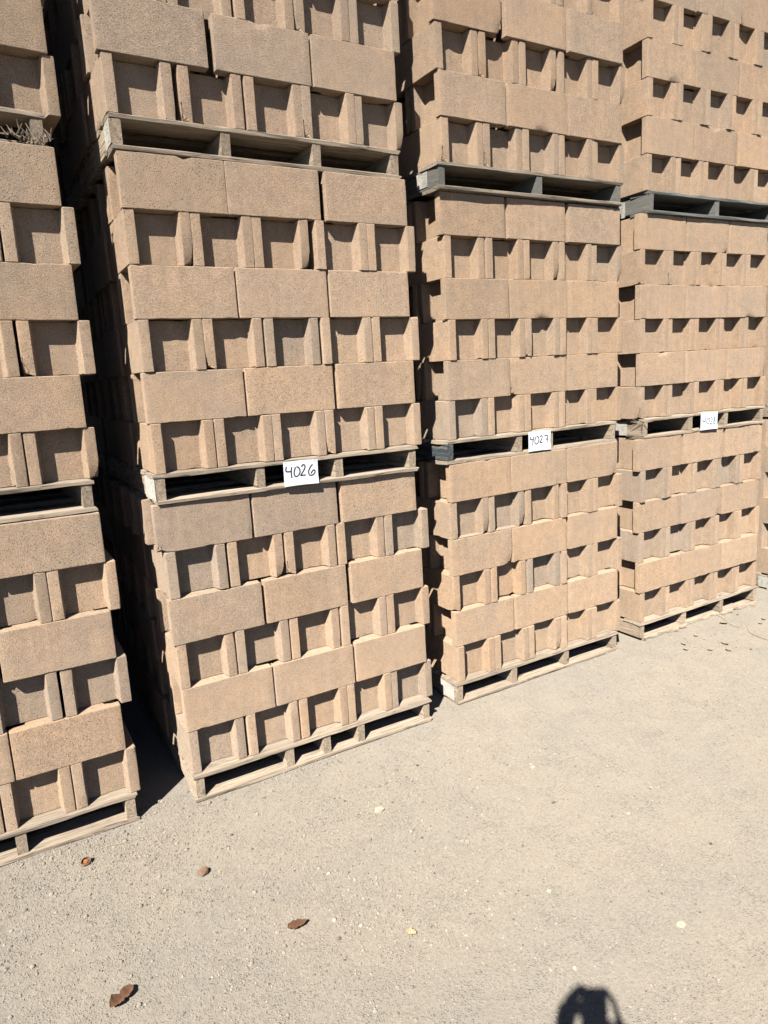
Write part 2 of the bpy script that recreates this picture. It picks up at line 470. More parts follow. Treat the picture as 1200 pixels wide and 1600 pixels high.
LOWP = block_profile(0.005, fine=False)
JO = {   # edges of the blocks along the front of each course, in metres from the left end
    'L2': {1: (0.004, 0.237, 0.246, 0.502, 0.504, 0.742, 0.747, 0.980, 0.984, 1.222), 2: (0.001, 0.393, 0.397, 0.795, 0.804, 1.199), 3: (-0.002, 0.243, 0.245, 0.492, 0.494, 0.742, 0.750, 0.986, 0.990, 1.237), 4: (-0.012, 0.388, 0.392, 0.800, 0.811, 1.212), 5: (0.002, 0.254, 0.255, 0.509, 0.511, 0.755, 0.762, 1.011, 1.015, 1.253), 6: (-0.022, 0.382, 0.383, 0.782, 0.795, 1.200)},
    'M2': {1: (0.000, 0.245, 0.249, 0.487, 0.491, 0.728, 0.733, 0.973, 0.978, 1.215), 2: (-0.008, 0.392, 0.397, 0.787, 0.802, 1.204), 3: (0.004, 0.239, 0.242, 0.486, 0.491, 0.737, 0.743, 0.993, 0.998, 1.231), 4: (-0.001, 0.387, 0.391, 0.793, 0.800, 1.192), 5: (-0.001, 0.236, 0.241, 0.476, 0.481, 0.719, 0.748, 0.992, 0.998, 1.227), 6: (-0.004, 0.388, 0.391, 0.780, 0.807, 1.205)},
    'T2': {1: (-0.001, 0.239, 0.254, 0.510, 0.514, 0.752, 0.757, 0.986, 0.991, 1.228), 2: (-0.015, 0.379, 0.399, 0.807, 0.811, 1.197), 3: (0.006, 0.250, 0.255, 0.481, 0.498, 0.746, 0.750, 0.989, 0.994, 1.230)},
    'L3': {1: (0.012, 0.256, 0.260, 0.498, 0.505, 0.737, 0.741, 0.992, 0.997, 1.217), 2: (0.007, 0.400, 0.407, 0.807, 0.812, 1.214), 3: (-0.002, 0.240, 0.244, 0.489, 0.495, 0.743, 0.747, 0.997, 1.001, 1.241), 4: (0.001, 0.387, 0.391, 0.796, 0.800, 1.212), 5: (-0.003, 0.239, 0.243, 0.480, 0.486, 0.740, 0.744, 0.998, 1.003, 1.228), 6: (0.001, 0.389, 0.392, 0.789, 0.794, 1.200)},
    'M3': {1: (0.000, 0.245, 0.251, 0.486, 0.493, 0.733, 0.740, 0.989, 0.992, 1.224), 2: (-0.006, 0.403, 0.409, 0.794, 0.801, 1.210), 3: (0.006, 0.257, 0.263, 0.494, 0.501, 0.739, 0.746, 0.990, 0.993, 1.233), 4: (-0.009, 0.402, 0.406, 0.796, 0.801, 1.204), 5: (0.002, 0.249, 0.253, 0.495, 0.499, 0.737, 0.744, 0.983, 0.987, 1.227), 6: (-0.013, 0.378, 0.386, 0.796, 0.803, 1.204)},
    'T3': {1: (0.010, 0.253, 0.257, 0.496, 0.502, 0.741, 0.748, 0.986, 0.991, 1.228), 2: (-0.004, 0.402, 0.408, 0.802, 0.809, 1.212), 3: (-0.010, 0.234, 0.243, 0.478, 0.488, 0.730, 0.752, 0.985, 0.990, 1.230), 4: (-0.020, 0.378, 0.388, 0.804, 0.811, 1.212)},
    'L1': {1: (0.002, 0.245, 0.247, 0.49, 0.497, 0.741, 0.743, 0.989, 0.991, 1.229), 2: (0.0, 0.395, 0.4, 0.798, 0.800, 1.19), 3: (0.0, 0.245, 0.247, 0.49, 0.492, 0.735, 0.738, 0.979, 0.991, 1.234), 4: (0.0, 0.395, 0.4, 0.795, 0.799, 1.192), 5: (-0.004, 0.238, 0.24, 0.482, 0.492, 0.735, 0.742, 0.983, 0.986, 1.226), 6: (0, 0.395, 0.397, 0.792, 0.795, 1.189)},
    'M1': {1: (0, 0.241, 0.243, 0.484, 0.487, 0.73, 0.732, 0.974, 0.977, 1.223), 2: (0, 0.395, 0.397, 0.792, 0.796, 1.192), 3: (0, 0.245, 0.25, 0.495, 0.5, 0.745, 0.75, 0.989, 1.001, 1.242), 4: (0.005, 0.4, 0.404, 0.8, 0.808, 1.203), 5: (-0.005, 0.236, 0.24, 0.482, 0.492, 0.735, 0.738, 0.984, 0.989, 1.229), 6: (0, 0.393, 0.396, 0.79, 0.794, 1.187)},
    'L4': {2: (-0.005, 0.395, 0.399, 0.795, 0.806, 1.2), 4: (-0.007, 0.388, 0.391, 0.788, 0.803, 1.2), 6: (-0.018, 0.378, 0.386, 0.793, 0.814, 1.21)},
}
TINT = {'0': 1.05, '1': 1.12, '2': 1.14, '3': 1.08, '4': 1.04, '5': 1.03, '6': 1.03}


def cube_frame(key):
    cx, cy, yaw, ys, sh = CUBES[key]
    z0 = 'LMT'.index(key[0]) * (CUBE_H + 0.0015)
    R = Matrix.Rotation(yaw, 4, 'Z') @ Matrix.Rotation(-ys, 4, 'Y')
    c, s = math.cos(yaw), math.sin(yaw)

    def place(lx, ly, lz):
        x = lx - sh * lz
        return Vector((cx + x * c - ly * s, cy + x * s + ly * c, z0 + lz + ys * lx))
    return R, place


def cube_blocks(key, back=False):
    """yield (row, index along the front, depth index, matrix, is_end_row)"""
    rnd = random.Random(sum(ord(ch) for ch in key) * 13 + (5 if back else 0))
    R, place = cube_frame(key)
    ysh = 1.32 if back else 0.0
    for row in range(1, 7):
        endrow = row % 2 == 1
        cols, deps = (5, 3) if endrow else (3, 5)
        wx, wy = (BW, BL) if endrow else (BL, BW)
        j = None if back else JO.get(key, {}).get(row)
        y0row = rnd.uniform(-0.004, 0.004)
        gy_ = (0.001 if endrow else 0.0015)
        for c in range(cols):
            if j: xc = (j[2 * c] + j[2 * c + 1]) / 2
            else: xc = (0.005 + wx / 2) + c * (1.195 - wx + (0.02 if endrow else 0)) / (cols - 1) + rnd.uniform(-0.002, 0.002)
            for d in range(deps):
                yy = y0row + wy / 2 + d * (wy + gy_ + 0.0015) + (rnd.uniform(-0.0035, 0.0035) if d == 0 else 0)
                xx = xc
                if endrow and d == 1 and not back:
                    if c == 0: xx -= rnd.uniform(0.008, 0.013)
                    if c == cols - 1: xx += rnd.uniform(0.008, 0.013)
                elif d: xx += rnd.uniform(-0.003, 0.003)
                rz = rnd.uniform(-0.006, 0.006) if d == 0 else rnd.uniform(-0.003, 0.003)
                zz = P_H + ROW * (row - 0.5)
                loc = place(xx, yy + ysh, zz)
                rot = R @ Matrix.Rotation(rz + (PI / 2 if endrow else 0) + (PI if rnd.random() < 0.5 else 0), 4, 'Z')
                yield row, c, d, Matrix.Translation(loc) @ rot, endrow, cols, deps


def project(p):
    d = p - CAM
    z = d.dot(fwd)
    if z < 0.1: return None
    return 600 + FPX * d.dot(right) / z, 800 - FPX * d.dot(upv) / z


cands, rest = [], []
for key in CUBES:
    for row, c, d, mw, endrow, cols, deps in cube_blocks(key):
        inner = 0 < c < cols - 1 and 0 < d < deps - 1
        hx, hy = BL / 2, BW / 2
        cor = [project(mw @ Vector((sx * hx, sy * hy, sz * BH / 2))) for sx in (-1, 1) for sy in (-1, 1) for sz in (-1, 1)]
        vis = False
        area = 0
        if all(cor):
            xs = [q[0] for q in cor]; ys_ = [q[1] for q in cor]
            x0, x1, y0, y1 = max(0, min(xs)), min(1200, max(xs)), max(0, min(ys_)), min(1600, max(ys_))
            if x1 - x0 > 1 and y1 - y0 > 1:
                area = (x1 - x0) * (y1 - y0)
                vis = d == 0 or c == 0
        if vis and key[1] in '12345':
            pr = area if d == 0 else area * 0.02 / d
            if key[1] == '5': pr = area * (0.02 if c == 0 else 0)
            if key[1] == '1' and d > 0: pr = 0
            if pr > 0:
                cands.append((pr, key, row, c, d, mw, endrow, cols))
                continue
        if not inner: rest.append(mw)
for key in list(CUBES):
    for row, c, d, mw, endrow, cols, deps in cube_blocks(key, back=True):
        if (c in (0, cols - 1) or d in (0, deps - 1)) or row == 6: rest.append(mw)
cands.sort(key=lambda a: -a[0])
rest += [c[5] for c in cands[296:]]
cands = cands[:296]

ORD = ['first', 'second', 'third', 'fourth', 'fifth', 'sixth']
TIERN = {'L': 'lowest', 'M': 'middle', 'T': 'top'}
STN = {'1': 'leftmost stack', '2': 'second stack from left', '3': 'third stack from left', '4': 'fourth stack from left', '5': 'rightmost stack'}
rb = random.Random(99)
for pr, key, row, c, d, mw, endrow, cols in cands:
    chipped = key == 'L2' and row == 6 and c == 0 and d == 0
    if chipped:
        R, place = cube_frame(key)
        mw = Matrix.Translation(mw.translation) @ R
    o = link('concrete_block', CHIPPED if chipped else rb.choice(VARI), mw=mw)
    if key[1] == '1':
        pos = '%s from right' % ORD[cols - 1 - c]
    else:
        pos = '%s from left' % ORD[c]
    if d == 0:
        face = 'hollow end out' if endrow else 'long face out'
        lab = 'tan block, %s, %s, %s course, %s cube, %s' % (face, pos, ORD[row - 1], TIERN[key[0]], STN[key[1]])
    else:
        lab = 'tan block on left flank, %s back, %s course, %s cube, %s' % (ORD[d], ORD[row - 1], TIERN[key[0]], STN[key[1]])
    t = TINT[key[1]] * rb.uniform(0.94, 1.05)
    grey = rb.choice((-0.02, 0.0, 0.0, 0.01, 0.03)) + rb.uniform(-0.01, 0.01)
    if key[0] == 'T' and key[1] in '34': t *= 1.02
    base = (0.314, 0.235, 0.170)
    if key[1] == '3' and key[0] in 'ML': base = (0.316, 0.236, 0.169)
    if chipped:
        base = (0.264, 0.211, 0.167)
    if key == 'L2' and row == 6 and c == 1: base = (0.282, 0.218, 0.168)
    if key == 'T2': base = (0.300, 0.230, 0.173)
    if d == 0 and endrow and rb.random() < 0.1: base = (0.274, 0.219, 0.170)
    o.color = (base[0] * (t - grey), base[1] * t, base[2] * (t + grey), 1)
    tag(o, lab, 'concrete block', 'concrete blocks stacked on the pallets')

# the blocks that show least or stand outside the frame, joined
lv = np.array(LOWP); ln = len(LOWP)
bz = [-BH / 2, BH / 2]
BV = np.array([(x, y, z, 1) for z in bz for x, y in LOWP])
side = [(i, (i + 1) % ln, ln + (i + 1) % ln, ln + i) for i in range(ln)]
allv, allf = [], []
for k, mw in enumerate(rest):
    allv.append((BV @ np.array(mw).T)[:, :3])
    b = k * 2 * ln
    allf += [tuple(b + i for i in f) for f in side]
    allf.append(tuple(b + i for i in range(ln - 1, -1, -1)))
    allf.append(tuple(b + ln + i for i in range(ln)))
me = bpy.data.meshes.new('concrete_block_mass')
me.from_pydata(np.concatenate(allv).tolist(), [], allf)
me.update()
o = link('concrete_block_mass', me, mat=M_CON)
o.color = (0.298, 0.229, 0.172, 1)
tag(o, 'tan concrete blocks further back in the stacks', kind='stuff')


# ------------------------------------------------------------------ pallets
def board_mesh(L, W, H, seed, warp=0.002, name='deck_board', ragged=0.004):
    """board along X with its near left bottom corner at the origin"""
    rnd = random.Random(seed)
    nxs, sec = 14, [(0, 0.002), (0.002, 0), (0.5, -0.0003), (0.998, 0), (1, 0.002)]
    ring = [(0.0, 0.002), (0.002, 0.0), (W * 0.5, -0.0004), (W - 0.002, 0.0), (W, 0.002), (W, H - 0.002), (W - 0.003, H), (W * 0.5, H + 0.0004), (0.003, H), (0.0, H - 0.003)]
    vs, fs = [], []
    off = seed * 7.3
    for i in range(nxs + 1):
        x = L * i / nxs
        for k, (y, z) in enumerate(ring):
            p = Vector((x * 7 + off, y * 10, z * 10 + k * 0.3))
            a = mnoise.noise_vector(p) * warp
            b = mnoise.noise_vector(Vector((x * 30 + off, k * 1.7, 3))) * warp * 0.6
            dx = rnd.uniform(-ragged, ragged) if i in (0, nxs) else rnd.uniform(-0.01, 0.01)
            vs.append((x + dx, y + a.y + b.y, z + (a.z + b.z) * 0.5))
    n = len(ring)
    for i in range(nxs):
        for k in range(n):
            k2 = (k + 1) % n
            fs.append((i * n + k, (i + 1) * n + k, (i + 1) * n + k2, i * n + k2))
    fs.append(tuple(range(n)))
    fs.append(tuple(nxs * n + k for k in range(n - 1, -1, -1)))
    me = mesh_from(name, vs, fs, 35)
    me.flip_normals() if False else None
    bm = bmesh.new(); bm.from_mesh(me); bmesh.ops.recalc_face_normals(bm, faces=bm.faces); bm.to_mesh(me); bm.free()
    return me


BMESH = {}


def variants(mat):
    if mat.name not in BMESH:
        d = {
            'front': [board_mesh(1.2, 0.135, 0.0165, s, 0.0055, 'deck_board', 0.008) for s in (1, 2, 3, 4, 5)],
            'deck': [board_mesh(1.2, 0.09, 0.0165, s, 0.002, 'deck_board') for s in (11, 12)],
            'str': [board_mesh(1.19, 0.037, 0.0845, s, 0.0022, 'stringer', 0.002) for s in (21, 22, 23)],
            'leg': [board_mesh(0.09, 0.034, 0.0845, s, 0.003, 'leg', 0.002) for s in (31, 32)],
        }
        for l in d.values():
            for me_ in l: me_.materials.append(mat)
        BMESH[mat.name] = d
    return BMESH[mat.name]


def quad_plate(name, pts, thick, normal, mat):
    """small plate: polygon pts (3D, local) thickened along -normal"""
    nrm = Vector(normal)
    n = len(pts)
    vs = [Vector(p) for p in pts] + [Vector(p) - nrm * thick for p in pts]
    fs = [tuple(range(n)), tuple(range(2 * n - 1, n - 1, -1))] + [(i, i + n, (i + 1) % n + n, (i + 1) % n) for i in range(n)]
    me = mesh_from(name, vs, fs, mat=mat)
    bm = bmesh.new(); bm.from_mesh(me); bmesh.ops.recalc_face_normals(bm, faces=bm.faces); bm.to_mesh(me); bm.free()
    return me


def stroke_mesh(name, lines, w_, to3d, mat, lift=0.0012):
    """flat ink strokes as thin raised ribbons; lines in plate coordinates (metres)"""
    vs, fs = [], []
    for ln_ in lines:
        pts = [Vector(p) for p in ln_]
        # smooth once (Chaikin)
        if len(pts) > 2:
            for _ in range(2):
                q = [pts[0]]
                for a, b in zip(pts, pts[1:]): q += [a * 0.75 + b * 0.25, a * 0.25 + b * 0.75]
                q.append(pts[-1]); pts = q
        b0 = len(vs)
        for i, p in enumerate(pts):
            a, b = pts[max(0, i - 1)], pts[min(len(pts) - 1, i + 1)]
            t = (b - a).normalized() if (b - a).length > 1e-9 else Vector((1, 0))
            nn = Vector((-t.y, t.x)) * w_ / 2
            for q in (p + nn, p - nn):
                vs.append(to3d(q.x, q.y, lift))
        for i in range(len(pts) - 1):
            k = b0 + 2 * i
            fs.append((k, k + 1, k + 3, k + 2))
    return mesh_from(name, vs, fs, mat=mat)


def paper_label(stringer_parent, y0, y1, z0, z1, x=-0.0015, col=M_OLDP, seed=1, marks=True):
    rnd = random.Random(seed)
    pts = []
    for (a, b) in ((y0, z0), ((y0 + y1) / 2, z0), (y1, z0), (y1, (z0 + z1) / 2), (y1, z1), ((y0 + y1) / 2, z1), (y0, z1), (y0, (z0 + z1) / 2)):
        pts.append((x, a + rnd.uniform(-0.004, 0.004), b + rnd.uniform(-0.003, 0.003)))
    o = link('paper_label', quad_plate('paper_label', pts, 0.0008, (-1, 0, 0), col), stringer_parent)
    o['label'] = 'torn white paper label on end of the stringer'
    if marks:
        ls = []
        for k in range(5):
            zc = z0 + (z1 - z0) * (0.15 + 0.17 * k)
            ya = y0 + rnd.uniform(0.004, 0.02)
            ls.append([(ya, zc), (ya + rnd.uniform(0.006, 0.02), zc + rnd.uniform(-0.004, 0.004)), (min(y1 - 0.004, ya + rnd.uniform(0.02, 0.04)), zc + rnd.uniform(-0.004, 0.004))])
        mk = link('faint_print', stroke_mesh('faint_print', ls, 0.0014, lambda u, v_, l: (x - l * 0.5, u, v_), M_SCUFF), stringer_parent)
    return o


PAL = {   # stringer positions, material, wording
    'L1': ((0.0, 0.39, 0.775, 1.172), M_WOOD, 'bare grey wooden pallet on the ground under the leftmost stack'),
    'M1': ((0.0, 0.39, 0.775, 1.152), M_WOOD, 'bare grey wooden pallet between lower and middle cubes, leftmost stack'),
    'T1': ((0.0, 0.39, 0.775, 1.118), M_WOOD, 'grey pallet with splintered end high up in the leftmost stack'),
    'L2': ((0.0, 0.41, 0.595, 0.775, 1.15), M_WOOD, 'weathered wooden pallet on the ground under the second stack from left'),
    'M2': ((-0.006, 0.402, 0.764, 1.145), M_WOOD, 'weathered pallet bearing the white sign 4026'),
    'T2': ((0.003, 0.402, 0.785, 1.16), M_WOOD, 'grey wooden pallet above the 4026 sign, under the top cube'),
    'L3': ((-0.005, 0.366, 0.76, 1.155), M_WOOD, 'pale wooden pallet on the ground under the third stack from left'),
    'M3': ((-0.022, 0.430, 0.652, 1.14), M_WOOD, 'pallet with dark slate painted left end bearing sign 4027'),
    'T3': ((-0.02, 0.585, 1.165), M_DARKW, 'dark pallet with blue green painted ends under top cube, third stack'),
    'L4': ((0.003, 0.405, 0.792, 1.165), M_WOOD, 'broken wooden pallet on the ground under the fourth stack from left'),
    'M4': ((0.03, 0.435, 0.79, 1.165), M_WOOD, 'wooden pallet bearing the white sign 4028'),
    'T4': ((0.02, 0.60, 1.165), M_TEAL, 'faded blue green painted pallet under top cube of the fourth stack from left'),
    'L5': ((0.0, 0.4, 0.78, 1.16), M_WOOD, 'wooden pallet on the ground under the rightmost stack'),
    'M5': ((0.0, 0.4, 0.78, 1.16), M_WOOD, 'wooden pallet between lower and middle cubes, rightmost stack'),
    'T5': ((0.0, 0.4, 0.78, 1.16), M_WOOD, 'wooden pallet under the top cube of the rightmost stack'),
}
rp = random.Random(5)
pallets = {}


def col_jit(o, lo=0.88, hi=1.1, base=(1, 1, 1)):
    t = rp.uniform(lo, hi)
    o.color = (base[0] * t, base[1] * t, base[2] * t, 1)


for key in CUBES:
    if key not in PAL:
        xs, mat, lab = (0.0, 0.4, 0.78, 1.16), M_WOOD, None
        lab = 'plain wooden pallet in a stack %s the photographed ones, %s tier' % ('right of' if key[1] == '6' else 'left of', TIERN[key[0]])
    else:
        xs, mat, lab = PAL[key]
    R, place = cube_frame(key)
    e = link('wooden_pallet', None)
    e.empty_display_size = 0.1
    e.matrix_world = Matrix.Translation(place(0, 0, 0)) @ R
    tag(e, lab, 'pallet', 'pallets in the block stacks')
    pallets[key] = e
    d = variants(mat)
    yf = {'L2': -0.016, 'L1': -0.014, 'L3': -0.014, 'L4': -0.012}.get(key, -0.006) if key != 'M2' else -0.008
    x0 = xs[0] - 0.004
    sc = (xs[-1] + 0.037 + 0.008 - x0) / 1.2
    ztop = P_H - 0.0172
    ty = [yf, 0.19, 0.34, 0.49, 0.64, 0.79, 0.94, 1.06]
    for i, y in enumerate(ty):
        fr = i in (0, 7)
        o = link('deck_board', rp.choice(d['front' if fr else 'deck']), e, loc=(x0, y, ztop))
        o.scale = (sc, 1, 1); col_jit(o)
    if key != 'L4':
        for i, y in enumerate((yf, 0.30, 0.53, 0.76, 1.06)):
            o = link('bottom_board', rp.choice(d['front' if i in (0, 4) else 'deck']), e, loc=(x0, y, 0.0))
            o.scale = (sc, 1, 1); col_jit(o)
    for i, x in enumerate(xs):
        mm = d
        if key == 'M3' and i == 0: mm = variants(M_SLATE)
        if key == 'T3': mm = variants(M_TEAL)
        o = link('stringer', rp.choice(mm['str']), e)
        # stringer mesh runs along X: turn it along Y
        o.matrix_local = Matrix.Translation((x + 0.037, yf + 0.004 + rp.uniform(-0.001, 0.003), 0.0171)) @ Matrix.Rotation(PI / 2, 4, 'Z')
        col_jit(o, 0.8, 1.05, (1.0, 0.98, 0.95))
        if key == 'L2' and 0 < i < 4:
            pass
    if key in ('M2', 'T2', 'L3', 'M4', 'T4', 'L5', 'T3', 'L2', 'M3', 'L4', 'M5'):
        x = xs[0] - 0.0035
        if key == 'M2': paper_label(e, yf + 0.004, 0.19, 0.012, 0.102, x, seed=2)
        if key == 'T2': paper_label(e, yf + 0.006, 0.10, 0.020, 0.100, x, plain('creased_label', (0.28, 0.265, 0.225), 0.8, 0.25, 60, 0.004), seed=3)
        if key == 'L3': paper_label(e, 0.02, 0.15, 0.018, 0.098, x, seed=4)
        if key == 'T3': paper_label(e, 0.085, 0.17, 0.028, 0.098, x, seed=5)
        if key == 'M4': paper_label(e, 0.12, 0.34, 0.016, 0.100, x, seed=6)
        if key == 'T4': paper_label(e, 0.17, 0.34, 0.012, 0.095, x, seed=7)
        if key == 'L4': paper_label(e, 0.235, 0.36, 0.015, 0.085, x, seed=9)
        if key == 'L5': paper_label(e, 0.02, 0.20, 0.012, 0.095, x, seed=8)
        if key == 'M5': paper_label(e, 0.0, 0.10, 0.012, 0.09, x, seed=10)

for key in ('L1', 'M1', 'T1', 'L2', 'M2', 'T2', 'L3', 'M3', 'T3'):
    R, place = cube_frame(key)
    e = link('wooden_pallet', None)
    e.empty_display_size = 0.1
    e.matrix_world = Matrix.Translation(place(0, 1.32, 0)) @ R
    tag(e, 'wooden pallet in the row behind, %s tier, hidden behind the %s' % (TIERN[key[0]], STN[key[1]]), 'pallet', 'pallets in the block stacks')
    d = variants(M_WOOD)
    for y in (0, 0.22, 0.44, 0.66, 0.88, 1.06):
        col_jit(link('deck_board', rp.choice(d['front']), e, loc=(0, y, P_H - 0.0172)))
    for y in (0, 0.53, 1.06):
        col_jit(link('bottom_board', rp.choice(d['front']), e, loc=(0, y, 0)))
    for x in (0, 0.4, 0.78, 1.16):
        o = link('stringer', rp.choice(d['str']), e)
        o.matrix_local = Matrix.Translation((x + 0.037, 0.003, 0.0171)) @ Matrix.Rotation(PI / 2, 4, 'Z')
        col_jit(o, 0.8, 1.05)

# broken front bottom board of the fourth stack's lowest pallet
e = pallets['L4']


def jag(name, xa, xb, ya, yb, z, h, seed, tilt=0.0):
    rnd = random.Random(seed)
    low = []
    n = 9
    for i in range(n + 1):
        low.append((xa + (xb - xa) * i / n, ya + rnd.uniform(0, 0.028) * (1 if 0 < i < n else 1.6)))
    up = [(xb + rnd.uniform(-0.02, 0.03), yb), (xa + rnd.uniform(-0.02, 0.02), yb)]
    pts = [(x, y, z + h + (x - xa) * tilt + rnd.uniform(-0.001, 0.001)) for x, y in low + up]
    o_ = link(name, quad_plate(name, pts, h, (0, 0, 1), M_WOOD), e)
    col_jit(o_, 1.0, 1.12)
    return o_


for a in ((0.03, 0.30, -0.030, 0.10, 0.0, 0.013, 1, 0.01), (0.27, 0.44, -0.045, 0.09, 0.002, 0.013, 2, 0.03), (0.42, 0.80, -0.012, 0.10, 0.0, 0.014, 3, 0.0), (0.80, 1.0, -0.04, 0.08, 0.002, 0.012, 4, 0.03), (0.97, 1.19, -0.055, 0.06, 0.0, 0.012, 5, 0.0)):
    o = jag('bottom_board', *a)
    o['label'] = 'splintered piece of the pallet\'s bottom board'
for y in (0.30, 0.53, 0.76, 1.06):
    o = link('bottom_board', rp.choice(variants(M_WOOD)['deck']), e, loc=(0, y, 0)); col_jit(o)

# grey patch and broken chips on the M4 stringer end, splinters on T1
sp = mesh_from('splinter', [(0, 0, 0), (0.007, 0, 0), (0.0035, 0.006, 0), (0.003, 0.001, 0.06), (0.0045, 0.003, 0.055)], [(0, 2, 1), (0, 1, 3), (1, 4, 3), (1, 2, 4), (2, 0, 3), (2, 3, 4)], mat=M_WOOD)
e = pallets['T1']
rs = random.Random(3)
for i in range(46):
    o = link('splinter', sp, e)
    a = rs.gauss(0, 0.9)
    o.location = (1.03 + 0.145 * rs.random() ** 0.8, -0.012 - rs.uniform(0, 0.02), 0.016 + 0.02 * rs.random())
    o.rotation_euler = (rs.uniform(-0.4, 0.5), a, rs.uniform(0, 6))
    k = rs.uniform(0.5, 1.2)
    o.scale = (k * 0.9, k * 0.8, k * rs.uniform(0.4, 1.0))
    col_jit(o, 0.55, 1.1)
e = pallets['M4']
for i in range(6):
    o = link('splinter', sp, e)
    o.location = (0.03 + rs.uniform(-0.02, 0.03), -0.012 + 0.01 * i, 0.10 + rs.uniform(0, 0.006))
    o.rotation_euler = (rs.uniform(-1.5, -1.1), rs.uniform(-1.2, 1.2), rs.uniform(0, 6))
    col_jit(o, 0.9, 1.1)

# ------------------------------------------------------------------ paper number signs
SIGNS = {
    '4026': ('M2', (0.5167, 0.6735), (0.0075, 0.1115), ((20, 310), (800, 205), (85, 865)), [
        [(95, 405), (88, 470), (92, 518), (150, 520), (212, 514)], [(215, 415), (212, 500), (218, 590), (236, 660)],
        [(300, 415), (278, 520), (285, 600), (330, 637), (380, 610), (415, 540), (400, 450), (350, 408), (322, 410)],
        [(438, 405), (455, 360), (495, 350), (522, 385), (512, 450), (470, 530), (428, 610)], [(428, 610), (480, 598), (550, 588)],
        [(695, 335), (650, 390), (612, 470), (608, 540), (640, 592), (700, 590), (755, 540), (768, 490), (740, 458), (700, 480), (668, 552)]]),
    '4027': ('M3', (0.499, 0.656), (0.011, 0.115), ((240, 290), (800, 205), (290, 800)), [
        [(305, 400), (292, 480), (340, 482), (385, 470)], [(388, 395), (372, 480), (368, 560), (374, 640)],
        [(440, 400), (415, 480), (418, 560), (455, 605), (500, 575), (522, 490), (500, 410), (455, 395)],
        [(532, 415), (560, 368), (595, 385), (590, 450), (545, 550)], [(545, 550), (580, 550), (618, 542)],
        [(652, 372), (700, 352), (738, 352), (742, 430), (752, 500), (764, 545)], [(690, 452), (715, 452), (742, 447)]]),
    '4028': ('M4', (0.536, 0.698), (0.008, 0.116), ((345, 700), (550, 665), (350, 900)), [
        [(370, 745), (366, 785), (378, 795), (402, 790)], [(403, 745), (398, 790), (400, 832)],
        [(432, 750), (416, 785), (420, 822), (438, 822), (452, 790), (448, 755), (434, 750)],
        [(460, 752), (478, 738), (488, 765), (470, 800), (460, 822)], [(460, 822), (476, 818), (492, 816)],
        [(522, 730), (502, 742), (512, 770), (526, 795), (514, 816), (498, 800), (508, 775), (525, 745), (518, 728)]]),
}
def bend(u, v):
    return -0.0035 * math.sin(PI * u) * 0.6 - 0.009 * max(0, 0.35 - v) * (0.4 + u) - 0.0012 * abs(math.sin(5 * u + 3 * v)) - 0.004 * max(0, u - 0.8)


for num, (key, (xa, xb), (za, zb), (TL, TR, BLc), strokes) in SIGNS.items():
    R, place = cube_frame(key)
    W_, H_ = xb - xa, zb - za
    yf = -0.0145
    e = link('paper_sign', None)
    e.empty_display_size = 0.05
    e.matrix_world = Matrix.Translation(place(xa, yf, za)) @ R
    where = {'4026': 'second stack from left', '4027': 'third stack from left', '4028': 'fourth stack from left'}[num]
    tag(e, 'white paper sign handwritten %s stapled to pallet of the %s' % (num, where), 'sign', 'white numbered paper signs on the pallets')
    nx_, nz_ = 16, 10
    vs = []
    for i in range(nx_ + 1):
        for j in range(nz_ + 1):
            u, v_ = i / nx_, j / nz_
            vs.append((u * W_ + 0.002 * (v_ - 0.5), bend(u, v_), v_ * H_ + 0.0015 * math.sin(4 * u)))
    n1 = len(vs)
    vs += [(a, b + 0.0006, c) for a, b, c in vs]
    fs = []
    for i in range(nx_):
        for j in range(nz_):
            a = i * (nz_ + 1) + j
            q = (a, a + nz_ + 1, a + nz_ + 2, a + 1)
            fs.append(q); fs.append(tuple(n1 + t for t in reversed(q)))
    bd = [i * (nz_ + 1) for i in range(nx_ + 1)] + [nx_ * (nz_ + 1) + j for j in range(1, nz_ + 1)] + [i * (nz_ + 1) + nz_ for i in range(nx_ - 1, -1, -1)] + [j for j in range(nz_ - 1, 0, -1)]
    for a, b in zip(bd, bd[1:] + bd[:1]): fs.append((b, a, a + n1, b + n1))
    link('paper_sheet', mesh_from('paper_sheet', vs, fs, 60, M_PAPER), e)
    ex = (TR[0] - TL[0], TR[1] - TL[1]); ey = (BLc[0] - TL[0], BLc[1] - TL[1])
    det = ex[0] * ey[1] - ex[1] * ey[0]
    conv = []
    for s_ in strokes:
        l = []
        for (px, py) in s_:
            dx, dy = px - TL[0], py - TL[1]
            u = (dx * ey[1] - dy * ey[0]) / det
            v_ = 1 - (ex[0] * dy - ex[1] * dx) / det
            l.append((u * W_, v_ * H_))
        conv.append(l)

    def onp(u, v_, lift):
        uu, vv = u / W_, v_ / H_
        return (u + 0.002 * (vv - 0.5), bend(uu, vv) - lift * 0.5, v_ + 0.0015 * math.sin(4 * uu))
    for su, sv in ((0.06, 0.93), (0.93, 0.94)):
        x_, z_ = su * W_, sv * H_
        y_ = onp(x_, z_, 0.0)[1]
        st_ = quad_plate('staple', [(x_ - 0.006, y_ - 0.0008, z_), (x_ + 0.006, y_ - 0.0008, z_ + 0.002), (x_ + 0.006, y_ - 0.0008, z_ + 0.0035), (x_ - 0.006, y_ - 0.0008, z_ + 0.0015)], 0.0007, (0, -1, 0), M_SCUFF)
        link('staple', st_, e)
    o = link('handwritten_number', stroke_mesh('handwritten_number', conv, 0.0060, onp, M_INK), e)


